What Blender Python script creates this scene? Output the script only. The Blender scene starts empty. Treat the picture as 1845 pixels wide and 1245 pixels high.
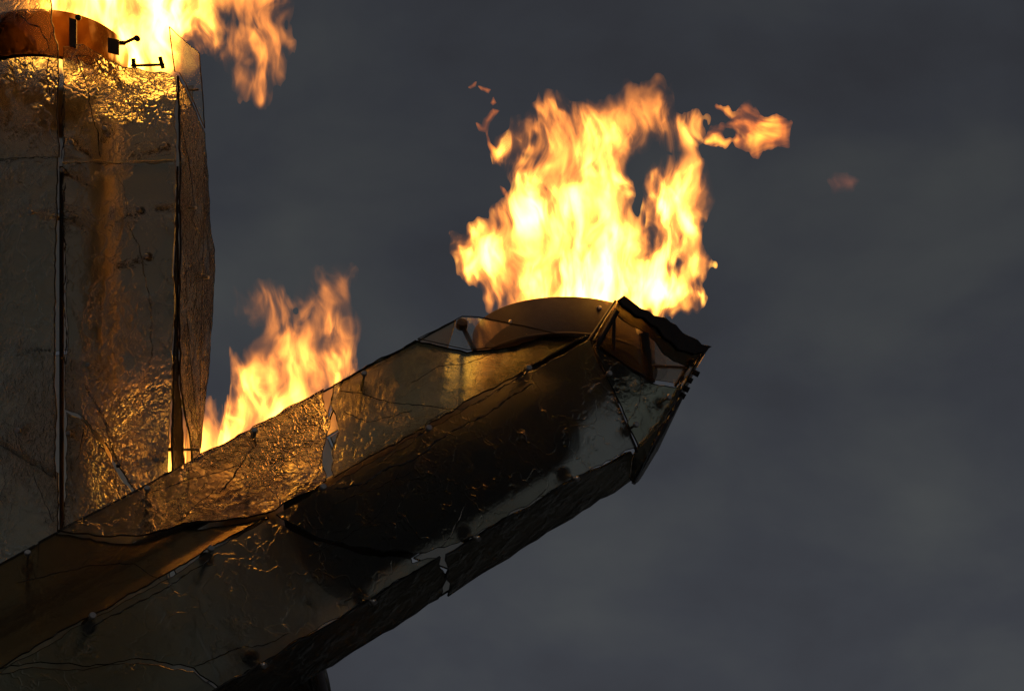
import bpy, bmesh, math, random
import numpy as np
from mathutils import Vector, Matrix, Quaternion

SC = bpy.context.scene
COL = SC.collection
R = math.radians
random.seed(7)
NPR = np.random.RandomState(11)

# ------------------------------------------------------------------ camera
CAM = Vector((0, 0, 1.6))
PITCH = R(25.0)
HF = R(24.0)
F = 922.5 / math.tan(HF / 2)          # focal length in photo pixels
cd = bpy.data.cameras.new('camera')
cam = bpy.data.objects.new('camera', cd)
COL.objects.link(cam)
cam.location = CAM
cam.rotation_euler = (R(90) + PITCH, 0, 0)
cd.sensor_fit = 'HORIZONTAL'
cd.sensor_width = 36
cd.lens = 18 / math.tan(HF / 2)
cd.clip_start = 0.1
cd.clip_end = 3000
SC.camera = cam

# ------------------------------------------------------------------ render
SC.render.engine = 'CYCLES'
cy = SC.cycles
cy.use_denoising = True
cy.max_bounces = 14
cy.diffuse_bounces = 3
cy.glossy_bounces = 4
cy.transmission_bounces = 12
cy.transparent_max_bounces = 40
cy.volume_bounces = 0
cy.sample_clamp_indirect = 4.0
cy.volume_step_rate = 0.35
cy.volume_max_steps = 160
cy.caustics_reflective = True
cy.caustics_refractive = True
vs = SC.view_settings
SC.display_settings.display_device = 'sRGB'
vs.view_transform = 'Standard'
vs.look = 'None'
vs.exposure = 0
vs.gamma = 1
vs.use_curve_mapping = False


# ------------------------------------------------------------------ node helper
def N(nt, typ, **kw):
    n = nt.nodes.new(typ)
    for k, v in kw.items():
        if k in ('inp',):
            for i, val in v.items():
                n.inputs[i].default_value = val
        else:
            setattr(n, k, v)
    return n


def L(nt, a, b):
    nt.links.new(a, b)


def mathn(nt, op, a, b=None, clamp=False):
    n = nt.nodes.new('ShaderNodeMath')
    n.operation = op
    n.use_clamp = clamp
    for i, x in enumerate((a, b)):
        if x is None:
            continue
        if isinstance(x, (int, float)):
            n.inputs[i].default_value = x
        else:
            nt.links.new(x, n.inputs[i])
    return n.outputs[0]


def ramp(nt, fac, pts):
    n = nt.nodes.new('ShaderNodeValToRGB')
    e = n.color_ramp.elements
    while len(e) < len(pts):
        e.new(0.5)
    for el, (p, c) in zip(e, pts):
        el.position = p
        el.color = (c, c, c, 1) if isinstance(c, (int, float)) else (*c, 1)
    nt.links.new(fac, n.inputs[0])
    return n.outputs[0]


def maprange(nt, v, a, b, c=0.0, d=1.0, smooth=True):
    n = nt.nodes.new('ShaderNodeMapRange')
    n.interpolation_type = 'SMOOTHSTEP' if smooth else 'LINEAR'
    nt.links.new(v, n.inputs[0])
    for i, x in enumerate((a, b, c, d)):
        n.inputs[i + 1].default_value = x
    return n.outputs[0]


# ------------------------------------------------------------------ world: heavy dusk overcast
world = bpy.data.worlds.new('World')
SC.world = world
world.use_nodes = True
nt = world.node_tree
nt.nodes.clear()
wo = N(nt, 'ShaderNodeOutputWorld')
bg = N(nt, 'ShaderNodeBackground')
bg.inputs['Strength'].default_value = 1.0
L(nt, bg.outputs[0], wo.inputs[0])
tc = N(nt, 'ShaderNodeTexCoord')
mp = N(nt, 'ShaderNodeMapping', inp={'Scale': (3.0, 3.0, 5.0)})
L(nt, tc.outputs['Generated'], mp.inputs[0])
n1 = N(nt, 'ShaderNodeTexNoise', inp={'Scale': 2.4, 'Detail': 5.0, 'Roughness': 0.5, 'Distortion': 0.2})
L(nt, mp.outputs[0], n1.inputs['Vector'])
c1 = ramp(nt, n1.outputs[0], [(0.32, (0.028, 0.029, 0.035)), (0.5, (0.036, 0.039, 0.047)), (0.70, (0.051, 0.055, 0.058))])
sxy = N(nt, 'ShaderNodeSeparateXYZ')
L(nt, tc.outputs['Generated'], sxy.inputs[0])
# the cloud deck is a little paler towards the horizon
pale = maprange(nt, sxy.outputs[2], 0.26, 0.50, 1.28, 0.92)
mul = N(nt, 'ShaderNodeVectorMath', operation='SCALE')
L(nt, c1, mul.inputs[0])
L(nt, pale, mul.inputs['Scale'])
L(nt, mul.outputs[0], bg.inputs['Color'])
world.cycles.sampling_method = 'NONE'

# dim daylight filtered by the cloud deck
sd = bpy.data.lights.new('sun', 'SUN')
sd.energy = 0.12
sd.angle = R(25)
sd.color = (1.0, 0.90, 0.78)
sun = bpy.data.objects.new('sun', sd)
COL.objects.link(sun)
sun.rotation_euler = (R(38), R(-22), 0)     # high, behind the camera's left shoulder

# ------------------------------------------------------------------ placing helpers
RIGHT = Vector((1, 0, 0))
UP = Vector((0, -math.sin(PITCH), math.cos(PITCH)))
FWD = Vector((0, math.cos(PITCH), math.sin(PITCH)))


def ray(u, v):
    return RIGHT * ((u - 922.5) / F) + UP * (-(v - 622.5) / F) + FWD


def W(u, v, d):
    return CAM + ray(u, v) * d


def cv(x, y, z):
    return (RIGHT * x + UP * y + FWD * z).normalized()


def on_plane(u, v, P, Nn):
    r = ray(u, v)
    return CAM + r * ((P - CAM).dot(Nn) / r.dot(Nn))


def link(name, me, mat=None, parent=None, label=None):
    o = bpy.data.objects.new(name, me)
    COL.objects.link(o)
    if mat is not None:
        for m in (mat if isinstance(mat, (list, tuple)) else [mat]):
            me.materials.append(m)
    if parent is not None:
        o.parent = parent
    if label:
        o['label'] = label
    return o


def thing(name, label, cat, loc, group=None):
    o = bpy.data.objects.new(name, None)
    COL.objects.link(o)
    o.location = loc
    o.empty_display_size = 0.2
    o['label'] = label
    o['category'] = cat
    if group:
        o['group'] = group
    return o


def mesh_from(name, verts, faces, org=Vector((0, 0, 0)), smooth=False, mi=None):
    me = bpy.data.meshes.new(name)
    me.from_pydata([tuple(Vector(v) - org) for v in verts], [], faces)
    if smooth:
        me.polygons.foreach_set('use_smooth', [True] * len(me.polygons))
    if mi is not None:
        me.polygons.foreach_set('material_index', mi)
    me.update()
    return me


def basis(ax):
    ax = ax.normalized()
    t = Vector((0, 0, 1)) if abs(ax.z) < 0.9 else Vector((1, 0, 0))
    a = ax.cross(t).normalized()
    return a, ax.cross(a).normalized(), ax


def tube_mesh(name, p0, p1, r0, r1=None, seg=12, org=Vector((0, 0, 0)), caps=True, rings=1, wob=0.0):
    r1 = r0 if r1 is None else r1
    a, b, ax = basis(p1 - p0)
    vs_, fs = [], []
    for k in range(rings + 1):
        t = k / rings
        c = p0.lerp(p1, t)
        rr = (r0 + (r1 - r0) * t) * (1 + random.uniform(-wob, wob))
        for i in range(seg):
            an = 2 * math.pi * i / seg
            vs_.append(c + a * math.cos(an) * rr + b * math.sin(an) * rr)
    for k in range(rings):
        for i in range(seg):
            j = (i + 1) % seg
            fs.append((k * seg + i, k * seg + j, (k + 1) * seg + j, (k + 1) * seg + i))
    if caps:
        fs.append(tuple(range(seg))[::-1])
        fs.append(tuple(rings * seg + i for i in range(seg)))
    return mesh_from(name, vs_, fs, org, smooth=False)


def lathe_mesh(name, c, ax, prof, seg=48, org=Vector((0, 0, 0)), closed=True):
    """prof: list of (radius, height) round the axis; closed profile loop."""
    a, b, ax = basis(ax)
    vs_, fs = [], []
    n = len(prof)
    for i in range(seg):
        an = 2 * math.pi * i / seg
        d = a * math.cos(an) + b * math.sin(an)
        for r, h in prof:
            vs_.append(c + d * r + ax * h)
    for i in range(seg):
        j = (i + 1) % seg
        for k in range(n if closed else n - 1):
            m = (k + 1) % n
            fs.append((i * n + k, j * n + k, j * n + m, i * n + m))
    me = mesh_from(name, vs_, fs, org, smooth=True)
    return me


def auto_smooth(o, ang=35):
    me = o.data
    me.polygons.foreach_set('use_smooth', [True] * len(me.polygons))
    me.set_sharp_from_angle(angle=R(ang))


# ------------------------------------------------------------------ materials
def new_mat(name):
    m = bpy.data.materials.new(name)
    m.use_nodes = True
    m.node_tree.nodes.clear()
    return m, m.node_tree


def crinkle_height(nt, scale, mask, vec, seed, spots):
    """Ridged folds like cast, crumpled glass: returns height and patch sockets."""
    off = N(nt, 'ShaderNodeVectorMath', operation='ADD')
    off.inputs[1].default_value = (seed * 3.7, seed * 1.9, seed * 5.3)
    L(nt, vec, off.inputs[0])
    v = off.outputs[0]
    wn = N(nt, 'ShaderNodeTexNoise', inp={'Scale': 3.6 * scale, 'Detail': 3.0, 'Roughness': 0.6})
    L(nt, v, wn.inputs['Vector'])
    sub = N(nt, 'ShaderNodeVectorMath', operation='SUBTRACT')
    sub.inputs[1].default_value = (0.5, 0.5, 0.5)
    L(nt, wn.outputs['Color'], sub.inputs[0])
    sc = N(nt, 'ShaderNodeVectorMath', operation='SCALE')
    sc.inputs['Scale'].default_value = 0.60 / scale
    L(nt, sub.outputs[0], sc.inputs[0])
    ad = N(nt, 'ShaderNodeVectorMath', operation='ADD')
    L(nt, v, ad.inputs[0])
    L(nt, sc.outputs[0], ad.inputs[1])
    vo = N(nt, 'ShaderNodeTexVoronoi', feature='DISTANCE_TO_EDGE', inp={'Scale': 3.0 * scale})
    L(nt, ad.outputs[0], vo.inputs['Vector'])
    ridge = maprange(nt, vo.outputs['Distance'], 0.0, 0.045, 1.0, 0.0)
    vo2 = N(nt, 'ShaderNodeTexVoronoi', feature='DISTANCE_TO_EDGE', inp={'Scale': 10.0 * scale})
    L(nt, ad.outputs[0], vo2.inputs['Vector'])
    fold = maprange(nt, vo2.outputs['Distance'], 0.0, 0.16, 1.0, 0.0)
    nz = N(nt, 'ShaderNodeTexNoise', inp={'Scale': 13.0 * scale, 'Detail': 3.0, 'Roughness': 0.6, 'Distortion': 1.2})
    L(nt, ad.outputs[0], nz.inputs['Vector'])
    # where it is crumpled and where it lies smooth
    pm = wn.outputs[0]
    p = mathn(nt, 'MULTIPLY', pm, 1.0)
    for (c, r_, amt) in spots:
        dn_ = N(nt, 'ShaderNodeVectorMath', operation='DISTANCE')
        dn_.inputs[1].default_value = tuple(c)
        L(nt, vec, dn_.inputs[0])
        p = mathn(nt, 'ADD', p, maprange(nt, dn_.outputs['Value'], r_ * 0.2, r_, amt, 0.0))
    patch = maprange(nt, p, mask - 0.04, mask + 0.28, 0.06, 1.0)
    h = mathn(nt, 'MULTIPLY', mathn(nt, 'ADD', mathn(nt, 'MULTIPLY', fold, 0.7), mathn(nt, 'MULTIPLY', nz.outputs[0], 3.0)), patch)
    h = mathn(nt, 'ADD', h, mathn(nt, 'MULTIPLY', ridge, mathn(nt, 'ADD', mathn(nt, 'MULTIPLY', patch, 1.2), 0.20)))
    h = mathn(nt, 'ADD', h, mathn(nt, 'MULTIPLY', wn.outputs[0], 1.2))
    return h, patch


def glass_mat(name, tint, mask=0.55, seed=1.0, rough=0.22, clear=0.40, scat=0.13, bump=0.016, scale=1.0, spots=(), relief=True, film=(0.42, 0.34, 0.24), ior=1.2, gloss=0.7):
    m, nt = new_mat(name)
    m.use_transparent_shadow = False
    out = N(nt, 'ShaderNodeOutputMaterial')
    tcn = N(nt, 'ShaderNodeTexCoord')
    vec = tcn.outputs['Object']
    tr = N(nt, 'ShaderNodeBsdfTransparent')
    tr.inputs['Color'].default_value = (*tint, 1)
    rf = N(nt, 'ShaderNodeBsdfRefraction', inp={'Roughness': rough, 'IOR': ior})
    rf.inputs['Color'].default_value = (*tint, 1)
    mx = N(nt, 'ShaderNodeMixShader', inp={0: 1 - clear})
    L(nt, tr.outputs[0], mx.inputs[1])
    L(nt, rf.outputs[0], mx.inputs[2])
    tl = N(nt, 'ShaderNodeBsdfTranslucent')
    tl.inputs['Color'].default_value = (*film, 1)
    df = N(nt, 'ShaderNodeBsdfDiffuse')
    df.inputs['Color'].default_value = (film[0] * 0.4, film[1] * 0.42, film[2] * 0.45, 1)
    m2 = N(nt, 'ShaderNodeMixShader', inp={0: 0.35})
    L(nt, tl.outputs[0], m2.inputs[1])
    L(nt, df.outputs[0], m2.inputs[2])
    m3 = N(nt, 'ShaderNodeMixShader', inp={0: scat})
    L(nt, mx.outputs[0], m3.inputs[1])
    L(nt, m2.outputs[0], m3.inputs[2])
    gl = N(nt, 'ShaderNodeBsdfGlossy', inp={'Roughness': 0.14})
    gl.inputs['Color'].default_value = (0.95, 0.9, 0.8, 1)
    fr = N(nt, 'ShaderNodeFresnel', inp={'IOR': 1.5})
    m4 = N(nt, 'ShaderNodeMixShader')
    geo = N(nt, 'ShaderNodeNewGeometry')      # the mirror lobe sits on the outer skin of a sheet only
    L(nt, mathn(nt, 'MULTIPLY', fr.outputs[0], maprange(nt, geo.outputs['Backfacing'], 0, 1, gloss, 0.0, smooth=False)), m4.inputs[0])
    L(nt, m3.outputs[0], m4.inputs[1])
    L(nt, gl.outputs[0], m4.inputs[2])
    L(nt, m4.outputs[0], out.inputs[0])
    if relief:
        h, patch = crinkle_height(nt, scale, mask, vec, seed, spots)
        bp = N(nt, 'ShaderNodeBump', inp={'Distance': bump})
        # the sheets are cast on one side and flat on the other
        L(nt, maprange(nt, geo.outputs['Backfacing'], 0, 1, 1.0, 0.05, smooth=False), bp.inputs['Strength'])
        L(nt, h, bp.inputs['Height'])
        for b_ in (rf, tl, df, gl, fr):
            L(nt, bp.outputs[0], b_.inputs['Normal'])
        L(nt, maprange(nt, patch, 0, 1, 1 - clear, 1 - clear * 0.25, smooth=False), mx.inputs[0])
        L(nt, maprange(nt, h, 0.6, 3.0, scat * 0.6, scat * 1.5, smooth=False), m3.inputs[0])
    return m


def pbr(name, col, rough=0.5, metal=0.0, bump=0.0, bscale=30, col2=None, cscale=6):
    m, nt = new_mat(name)
    out = N(nt, 'ShaderNodeOutputMaterial')
    p = N(nt, 'ShaderNodeBsdfPrincipled')
    p.inputs['Roughness'].default_value = rough
    p.inputs['Metallic'].default_value = metal
    tcn = N(nt, 'ShaderNodeTexCoord')
    nz = N(nt, 'ShaderNodeTexNoise', inp={'Scale': cscale, 'Detail': 6.0, 'Roughness': 0.65})
    L(nt, tcn.outputs['Object'], nz.inputs['Vector'])
    c2 = col2 or tuple(x * 0.6 for x in col)
    L(nt, ramp(nt, nz.outputs[0], [(0.32, c2), (0.66, col)]), p.inputs['Base Color'])
    if bump:
        nb = N(nt, 'ShaderNodeTexNoise', inp={'Scale': bscale, 'Detail': 5.0})
        L(nt, tcn.outputs['Object'], nb.inputs['Vector'])
        b = N(nt, 'ShaderNodeBump', inp={'Strength': 0.6, 'Distance': bump})
        L(nt, nb.outputs[0], b.inputs['Height'])
        L(nt, b.outputs[0], p.inputs['Normal'])
    L(nt, p.outputs[0], out.inputs[0])
    return m


TINT = (0.88, 0.86, 0.78)


def make_glass():
    """The sheets' materials; the places where they are crumpled are given in the arm's and the column's own space."""
    def sa(u, v, d=16.9):
        return W(u, v, d) - arm_foot

    def sc_(u, v, d=18.05):
        return W(u, v, d) - col_foot
    g = globals()
    g['G_ARM_U1'] = glass_mat('flame_glow_tinted_glass', (0.80, 0.71, 0.55), mask=0.72, seed=1.3, scat=0.36, film=(0.56, 0.42, 0.26))  # amber flame light on this sheet is put into its tint and film colours
    g['G_ARM_U2'] = glass_mat('cast_glass_rough', (0.86, 0.82, 0.72), mask=0.60, seed=4.1, scat=0.14, rough=0.06, ior=1.4, clear=0.2, spots=[(sa(480, 800, 16.7), 0.8, 0.30), (sa(300, 900, 16.2), 0.5, 0.18)], bump=0.03)
    g['G_ARM_UP'] = glass_mat('cast_glass_crinkled', (0.83, 0.84, 0.70), mask=0.60, seed=2.6, scat=0.08, ior=1.3, spots=[(sa(670, 740, 17), 0.5, 0.16), (sa(860, 640, 17.6), 0.4, 0.14)], rough=0.2, film=(0.20, 0.20, 0.14), gloss=0.6, bump=0.03)
    g['G_ARM_LOW'] = glass_mat('cast_glass_smooth', (0.88, 0.88, 0.80), mask=0.58, seed=2.2, ior=1.3, rough=0.28, scat=0.17, film=(0.27, 0.29, 0.24), spots=[(sa(850, 940, 17.2), 0.45, 0.12), (sa(640, 1060, 16.7), 0.4, 0.08)])
    g['G_COL'] = glass_mat('cast_glass_column', (0.86, 0.84, 0.76), mask=0.55, seed=7.7, scat=0.15, rough=0.07, ior=1.4, clear=0.2, film=(0.38, 0.33, 0.25), spots=[(sc_(240, 150), 0.6, 0.25), (sc_(230, 800), 1.2, 0.25), (sc_(60, 780), 0.9, 0.16)], bump=0.03)
    g['G_COL2'] = glass_mat('cast_glass_column_side', (0.84, 0.80, 0.70), mask=0.42, seed=9.4, scat=0.15, scale=1.3, bump=0.03, rough=0.06, ior=1.4, clear=0.2)
    g['G_BACK'] = glass_mat('cast_glass_back', (0.86, 0.84, 0.77), rough=0.3, scat=0.06, relief=False, gloss=0.12)
    g['G_AMBER'] = glass_mat('amber_collar_glass', (0.24, 0.15, 0.075), rough=0.35, clear=0.35, scat=0.14, relief=False, film=(0.16, 0.11, 0.05), gloss=0.3)
    g['G_TIP'] = glass_mat('smoke_browned_glass', (0.84, 0.76, 0.66), rough=0.05, clear=0.75, scat=0.05, relief=False, gloss=0.3)
    g['G_CLEAR'] = glass_mat('clear_glass', (0.95, 0.94, 0.90), rough=0.02, clear=0.93, scat=0.015, relief=False, gloss=0.35)
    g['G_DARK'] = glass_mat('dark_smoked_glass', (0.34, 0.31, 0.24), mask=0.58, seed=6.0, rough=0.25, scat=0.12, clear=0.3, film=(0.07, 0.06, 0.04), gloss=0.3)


EDGE = pbr('broken_glass_edge', (0.045, 0.04, 0.028), rough=0.18, bump=0.004, bscale=60, col2=(0.012, 0.011, 0.008))
EDGE_THIN = pbr('thin_glass_edge', (0.12, 0.085, 0.05), rough=0.15, bump=0.002, bscale=60)
STEEL_DARK = pbr('heat_browned_steel', (0.050, 0.034, 0.024), rough=0.55, metal=0.3, bump=0.002, col2=(0.022, 0.013, 0.009))
STEEL_BOWL = pbr('burner_steel', (0.060, 0.042, 0.028), rough=0.6, metal=0.1, bump=0.002, col2=(0.035, 0.020, 0.013), cscale=3)
STEEL_RUST = pbr('oxidised_burner_steel', (0.30, 0.13, 0.05), rough=0.6, metal=0.1, bump=0.002, col2=(0.10, 0.045, 0.02), cscale=3)
STEEL_TUBE = pbr('galvanised_steel', (0.78, 0.66, 0.48), rough=0.5, metal=0.6, bump=0.002, col2=(0.55, 0.45, 0.32))
BOLT = pbr('stainless_bolt', (0.55, 0.52, 0.48), rough=0.3, metal=0.7)
SOOT = pbr('soot_blackened_glass', (0.010, 0.008, 0.006), rough=0.7, bump=0.004, bscale=25, col2=(0.004, 0.003, 0.003))


# ------------------------------------------------------------------ glass sheets
def jag(pts, amp, step, closed=True, rnd=random):
    """Subdivide a 2-D polyline and push the new points about: a broken, hand-cut edge."""
    out = []
    n = len(pts)
    for i in range(n if closed else n - 1):
        p, q = pts[i], pts[(i + 1) % n]
        d = math.hypot(q[0] - p[0], q[1] - p[1])
        k = max(1, int(d / step))
        nx, ny = (-(q[1] - p[1]) / (d + 1e-9), (q[0] - p[0]) / (d + 1e-9))
        w = 0
        for j in range(k):
            t = j / k
            w = w * 0.55 + rnd.uniform(-1, 1) * amp if j else rnd.uniform(-.3, .3) * amp
            tt = min(1, 6 * min(t, 1 - t)) if k > 2 else 1
            out.append((p[0] + (q[0] - p[0]) * t + nx * w * tt, p[1] + (q[1] - p[1]) * t + ny * w * tt))
    if not closed:
        out.append(pts[-1])
    return out


def poly_area(p):
    return 0.5 * sum(p[i][0] * p[(i + 1) % len(p)][1] - p[(i + 1) % len(p)][0] * p[i][1] for i in range(len(p)))


def inset(p, d):
    n = len(p)
    s = 1 if poly_area(p) > 0 else -1
    out = []
    for i in range(n):
        a, b, c = p[i - 1], p[i], p[(i + 1) % n]
        def nrm(p_, q_):
            l = math.hypot(q_[0] - p_[0], q_[1] - p_[1]) + 1e-9
            return (-(q_[1] - p_[1]) / l, (q_[0] - p_[0]) / l)
        n1_, n2_ = nrm(a, b), nrm(b, c)
        mx_, my_ = n1_[0] + n2_[0], n1_[1] + n2_[1]
        l = math.hypot(mx_, my_) + 1e-9
        out.append((b[0] + s * mx_ / l * d, b[1] + s * my_ / l * d))
    return out


class Facet:
    """A flat side: point P, outward normal Nn and two in-plane axes."""
    def __init__(self, P, Nn, along):
        self.P, self.N = P, Nn.normalized()
        self.ax = (along - self.N * along.dot(self.N)).normalized()
        self.ay = self.N.cross(self.ax)

    def uv(self, u, v):
        d = on_plane(u, v, self.P, self.N) - self.P
        return (d.dot(self.ax), d.dot(self.ay))

    def at(self, p, h=0.0):
        return self.P + self.ax * p[0] + self.ay * p[1] + self.N * h


def sheet(name, fac, px, mat, parent, amp=0.010, step=0.045, thick=0.017, lift=0.0, label=None, isuv=False, rim=0.004, edge=None):
    """One cast-glass panel, a solid sheet with bevelled broken edges."""
    pts = px if isuv else [fac.uv(*p) for p in px]
    pts = jag(pts, amp, step)
    org = parent.matrix_world.translation if False else parent.location
    inn = inset(pts, rim)
    n = len(pts)
    bm = bmesh.new()
    front = [bm.verts.new(fac.at(p, lift) - org) for p in inn]
    midf = [bm.verts.new(fac.at(p, lift - 0.005) - org) for p in pts]
    midb = [bm.verts.new(fac.at(p, lift - thick + 0.005) - org) for p in pts]
    back = [bm.verts.new(fac.at(p, lift - thick) - org) for p in inn]
    f1 = bm.faces.new(front)
    f2 = bm.faces.new(back[::-1])
    for A, B in ((front, midf), (midf, midb), (midb, back)):
        for i in range(n):
            j = (i + 1) % n
            f = bm.faces.new((A[i], B[i], B[j], A[j]))
            f.material_index = 1
    bmesh.ops.recalc_face_normals(bm, faces=bm.faces[:])
    bmesh.ops.triangulate(bm, faces=[f1, f2])
    me = bpy.data.meshes.new(name)
    bm.to_mesh(me)
    bm.free()
    return link(name, me, [mat, edge or EDGE], parent, label)


def ridge(name, fac, px, mat, parent, w=0.006, lift=0.004, amp=0.008, step=0.03):
    """A crack or raised vein running over a sheet."""
    pts = jag([fac.uv(*p) for p in px], amp, step, closed=False)
    org = parent.location
    n = len(pts)
    vs_, fs = [], []
    for i, p in enumerate(pts):
        a = pts[max(0, i - 1)]
        b = pts[min(n - 1, i + 1)]
        l = math.hypot(b[0] - a[0], b[1] - a[1]) + 1e-9
        nx, ny = -(b[1] - a[1]) / l, (b[0] - a[0]) / l
        ww = w * random.uniform(0.35, 1.0) * (0.4 if i in (0, n - 1) else 1)
        vs_ += [fac.at((p[0] + nx * ww, p[1] + ny * ww), 0.0005), fac.at(p, lift), fac.at((p[0] - nx * ww, p[1] - ny * ww), 0.0005)]
    for i in range(n - 1):
        a, b = 3 * i, 3 * (i + 1)
        fs += [(a, b, b + 1, a + 1), (a + 1, b + 1, b + 2, a + 2)]
    return link(name, mesh_from(name, vs_, fs, org), mat, parent)


def bolt(fac_n, p, inner, parent, cap=0.026, disc=0.045):
    """A stainless fixing: cap outside the glass, shank through it, clamp disc and strut behind it."""
    org = parent.location
    nn = fac_n.normalized()
    shank = link('bolt', tube_mesh('bolt', p + nn * 0.045, p - nn * 0.13, 0.010, seg=10, org=org), BOLT, parent)
    c = link('cap', lathe_mesh('cap', p, nn, [(0, 0.028), (cap, 0.028), (cap, 0.043), (cap * 0.8, 0.050), (0, 0.050)], seg=16, org=org, closed=False), BOLT, shank)
    auto_smooth(c)
    d = link('clamp_disc', lathe_mesh('clamp_disc', p, nn, [(0, -0.10), (disc, -0.10), (disc, -0.125), (0, -0.125)], seg=18, org=org, closed=False), STEEL_DARK, shank)
    auto_smooth(d)
    if inner is not None:
        link('strut', tube_mesh('strut', p - nn * 0.125, inner, 0.016, seg=8, org=org), STEEL_DARK, shank)
    return shank


# =================================================================== the setting
me = mesh_from('ground', [(-1500, -1500, 0), (1500, -1500, 0), (1500, 1500, 0), (-1500, 1500, 0)], [(0, 1, 2, 3)])
g = link('ground', me, pbr('paving_stone', (0.22, 0.21, 0.20), rough=0.7, bump=0.004, bscale=4, cscale=0.6))
g['kind'] = 'structure'

# =================================================================== the long inclined arm
A_DIR = cv(0.717, 0.395, 0.575)
C0 = W(700, 850, 17.0)
E2 = (FWD - A_DIR * FWD.dot(A_DIR)).normalized()          # away from the camera
E1 = A_DIR.cross(E2).normalized()
if E1.dot(UP) > 0:
    E1 = -E1                                               # down across the arm


def vert_on_line(u, v, u2, v2, t):
    """The corner line of the arm that shows along the photo line, at depth offset t."""
    n_ = ray(u, v).cross(ray(u2, v2))
    base = C0 + E2 * t
    s = -n_.dot(base - CAM) / n_.dot(E1)
    return base + E1 * s


VA = vert_on_line(300, 852, 830, 570, 0.02)
VB = vert_on_line(165, 1110, 950, 665, -0.38)
VC = vert_on_line(470, 1195, 1030, 860, -0.46)
VD = vert_on_line(560, 1222, 1140, 862, 0.22)
VE = VD + E2 * 0.62 - E1 * 0.30
VF = VA + E2 * 0.62 + E1 * 0.30
CEN = (VA + VB + VC + VD + VE + VF) / 6


def facet(p, q, along, cen):
    n_ = (q - p).cross(along).normalized()
    if n_.dot(p - cen) < 0:
        n_ = -n_
    return Facet(p, n_, along)


arm_foot = C0 + A_DIR * (-C0.z / A_DIR.z)
F_AB = facet(VA, VB, A_DIR, CEN)
F_BC = facet(VB, VC, A_DIR, CEN)
F_CD = facet(VC, VD, A_DIR, CEN)
F_DE = facet(VD, VE, A_DIR, CEN)
F_EF = facet(VE, VF, A_DIR, CEN)
F_FA = facet(VF, VA, A_DIR, CEN)

C_DIR = cv(0.012, 1.0, 0.05)
cv_ = [W(-40, 500, 18.45), W(110, 500, 18.05), W(315, 500, 18.05), W(366, 500, 18.5), W(345, 500, 19.25), W(0, 500, 19.3)]
CC = sum(cv_, Vector()) / 6
col_foot = CC + C_DIR * (-CC.z / C_DIR.z)
make_glass()
ARM = thing('glass_clad_arm', 'long inclined arm clad in cracked glass sheets, with the widest burner at its tip',
            'cauldron arm', arm_foot)


def yA(x): return 1000 - 0.532 * (x - 22)
def yB(x): return 1110 - 0.567 * (x - 165)
def yC(x): return 1195 - 0.598 * (x - 470)
def yD(x): return 1222 - 0.620 * (x - 560)


# --- visible sheets, upper side
sheet('glass_panel', F_AB, [(-70, yA(-70)), (98, yA(98)), (200, 977), (262, 975), (330, 953), (432, 942), (484, 932), (480, yB(480) - 2), (-70, yB(-70) - 2)],
      G_ARM_U1, ARM, label='brown lit glass sheet at the low end of the upper side')
sheet('glass_panel', F_AB, [(104, yA(104)), (583, yA(583)), (584, 735), (595, 768), (586, 800), (583, 845), (588, yB(588) - 3),
                            (494, yB(494) - 3), (480, 926), (432, 934), (330, 944), (262, 965), (200, 968)],
      G_ARM_U2, ARM, lift=0.012, label='crinkled glass sheet glowing orange in front of the lower flame')
sheet('glass_panel', F_AB, [(600, yA(600)), (748, yA(748) - 2), (800, 624), (842, 634), (900, 628), (980, 606), (1058, 606), (1056, yB(1056) - 2),
                            (602, yB(602) - 3), (597, 845), (601, 800), (609, 765), (598, 735)],
      G_ARM_UP, ARM, label='long grey green glass sheet below the burner bowl')
sheet('glass_panel', F_AB, [(752, yA(752) - 2), (832, 569), (862, 570), (950, 588), (1062, 612), (1058, 603), (980, 603), (900, 624), (842, 630), (800, 620)],
      G_CLEAR, ARM, amp=0.004, thick=0.010, rim=0.002, edge=EDGE_THIN, label='narrow clear glass piece in front of the burner bowl')
# --- visible sheets, lower side
sheet('glass_panel', F_BC, [(-70, yB(-70) + 5), (486, yB(486) + 5), (500, 942), (560, 972), (640, 994), (700, 1001), (742, 1006), (744, 1014), (770, 1004),
                            (790, yC(790)), (396, yC(396)), (350, 1203), (250, 1186), (150, 1200), (60, 1194), (-70, 1215)],
      G_ARM_LOW, ARM, label='smooth dark grey glass sheet on the lower side')
sheet('glass_panel', F_BC, [(-70, 1222), (60, 1200), (150, 1206), (250, 1193), (350, 1209), (392, yC(392)), (-70, yC(-70))],
      G_ARM_LOW, ARM, label='lowest glass sheet with a long wavy top edge')
sheet('glass_panel', F_BC, [(498, yB(498) + 5), (1062, 611), (1147, 806), (1120, 818), (1040, 858), (880, 950), (838, 972), (802, 986), (756, 996),
                            (700, 991), (640, 985), (560, 962), (508, 934)],
      G_ARM_LOW, ARM, label='large dark glass sheet running up to the arm tip')
# --- the underside strip
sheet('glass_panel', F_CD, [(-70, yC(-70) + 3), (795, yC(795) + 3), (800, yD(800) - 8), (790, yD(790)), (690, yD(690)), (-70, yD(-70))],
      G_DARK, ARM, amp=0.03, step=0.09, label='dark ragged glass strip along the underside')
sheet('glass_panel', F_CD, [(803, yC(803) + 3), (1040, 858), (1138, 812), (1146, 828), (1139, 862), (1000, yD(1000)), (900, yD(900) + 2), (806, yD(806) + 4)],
      G_DARK, ARM, amp=0.03, step=0.09, lift=0.01, label='dark glass strip under the tip')


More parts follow.
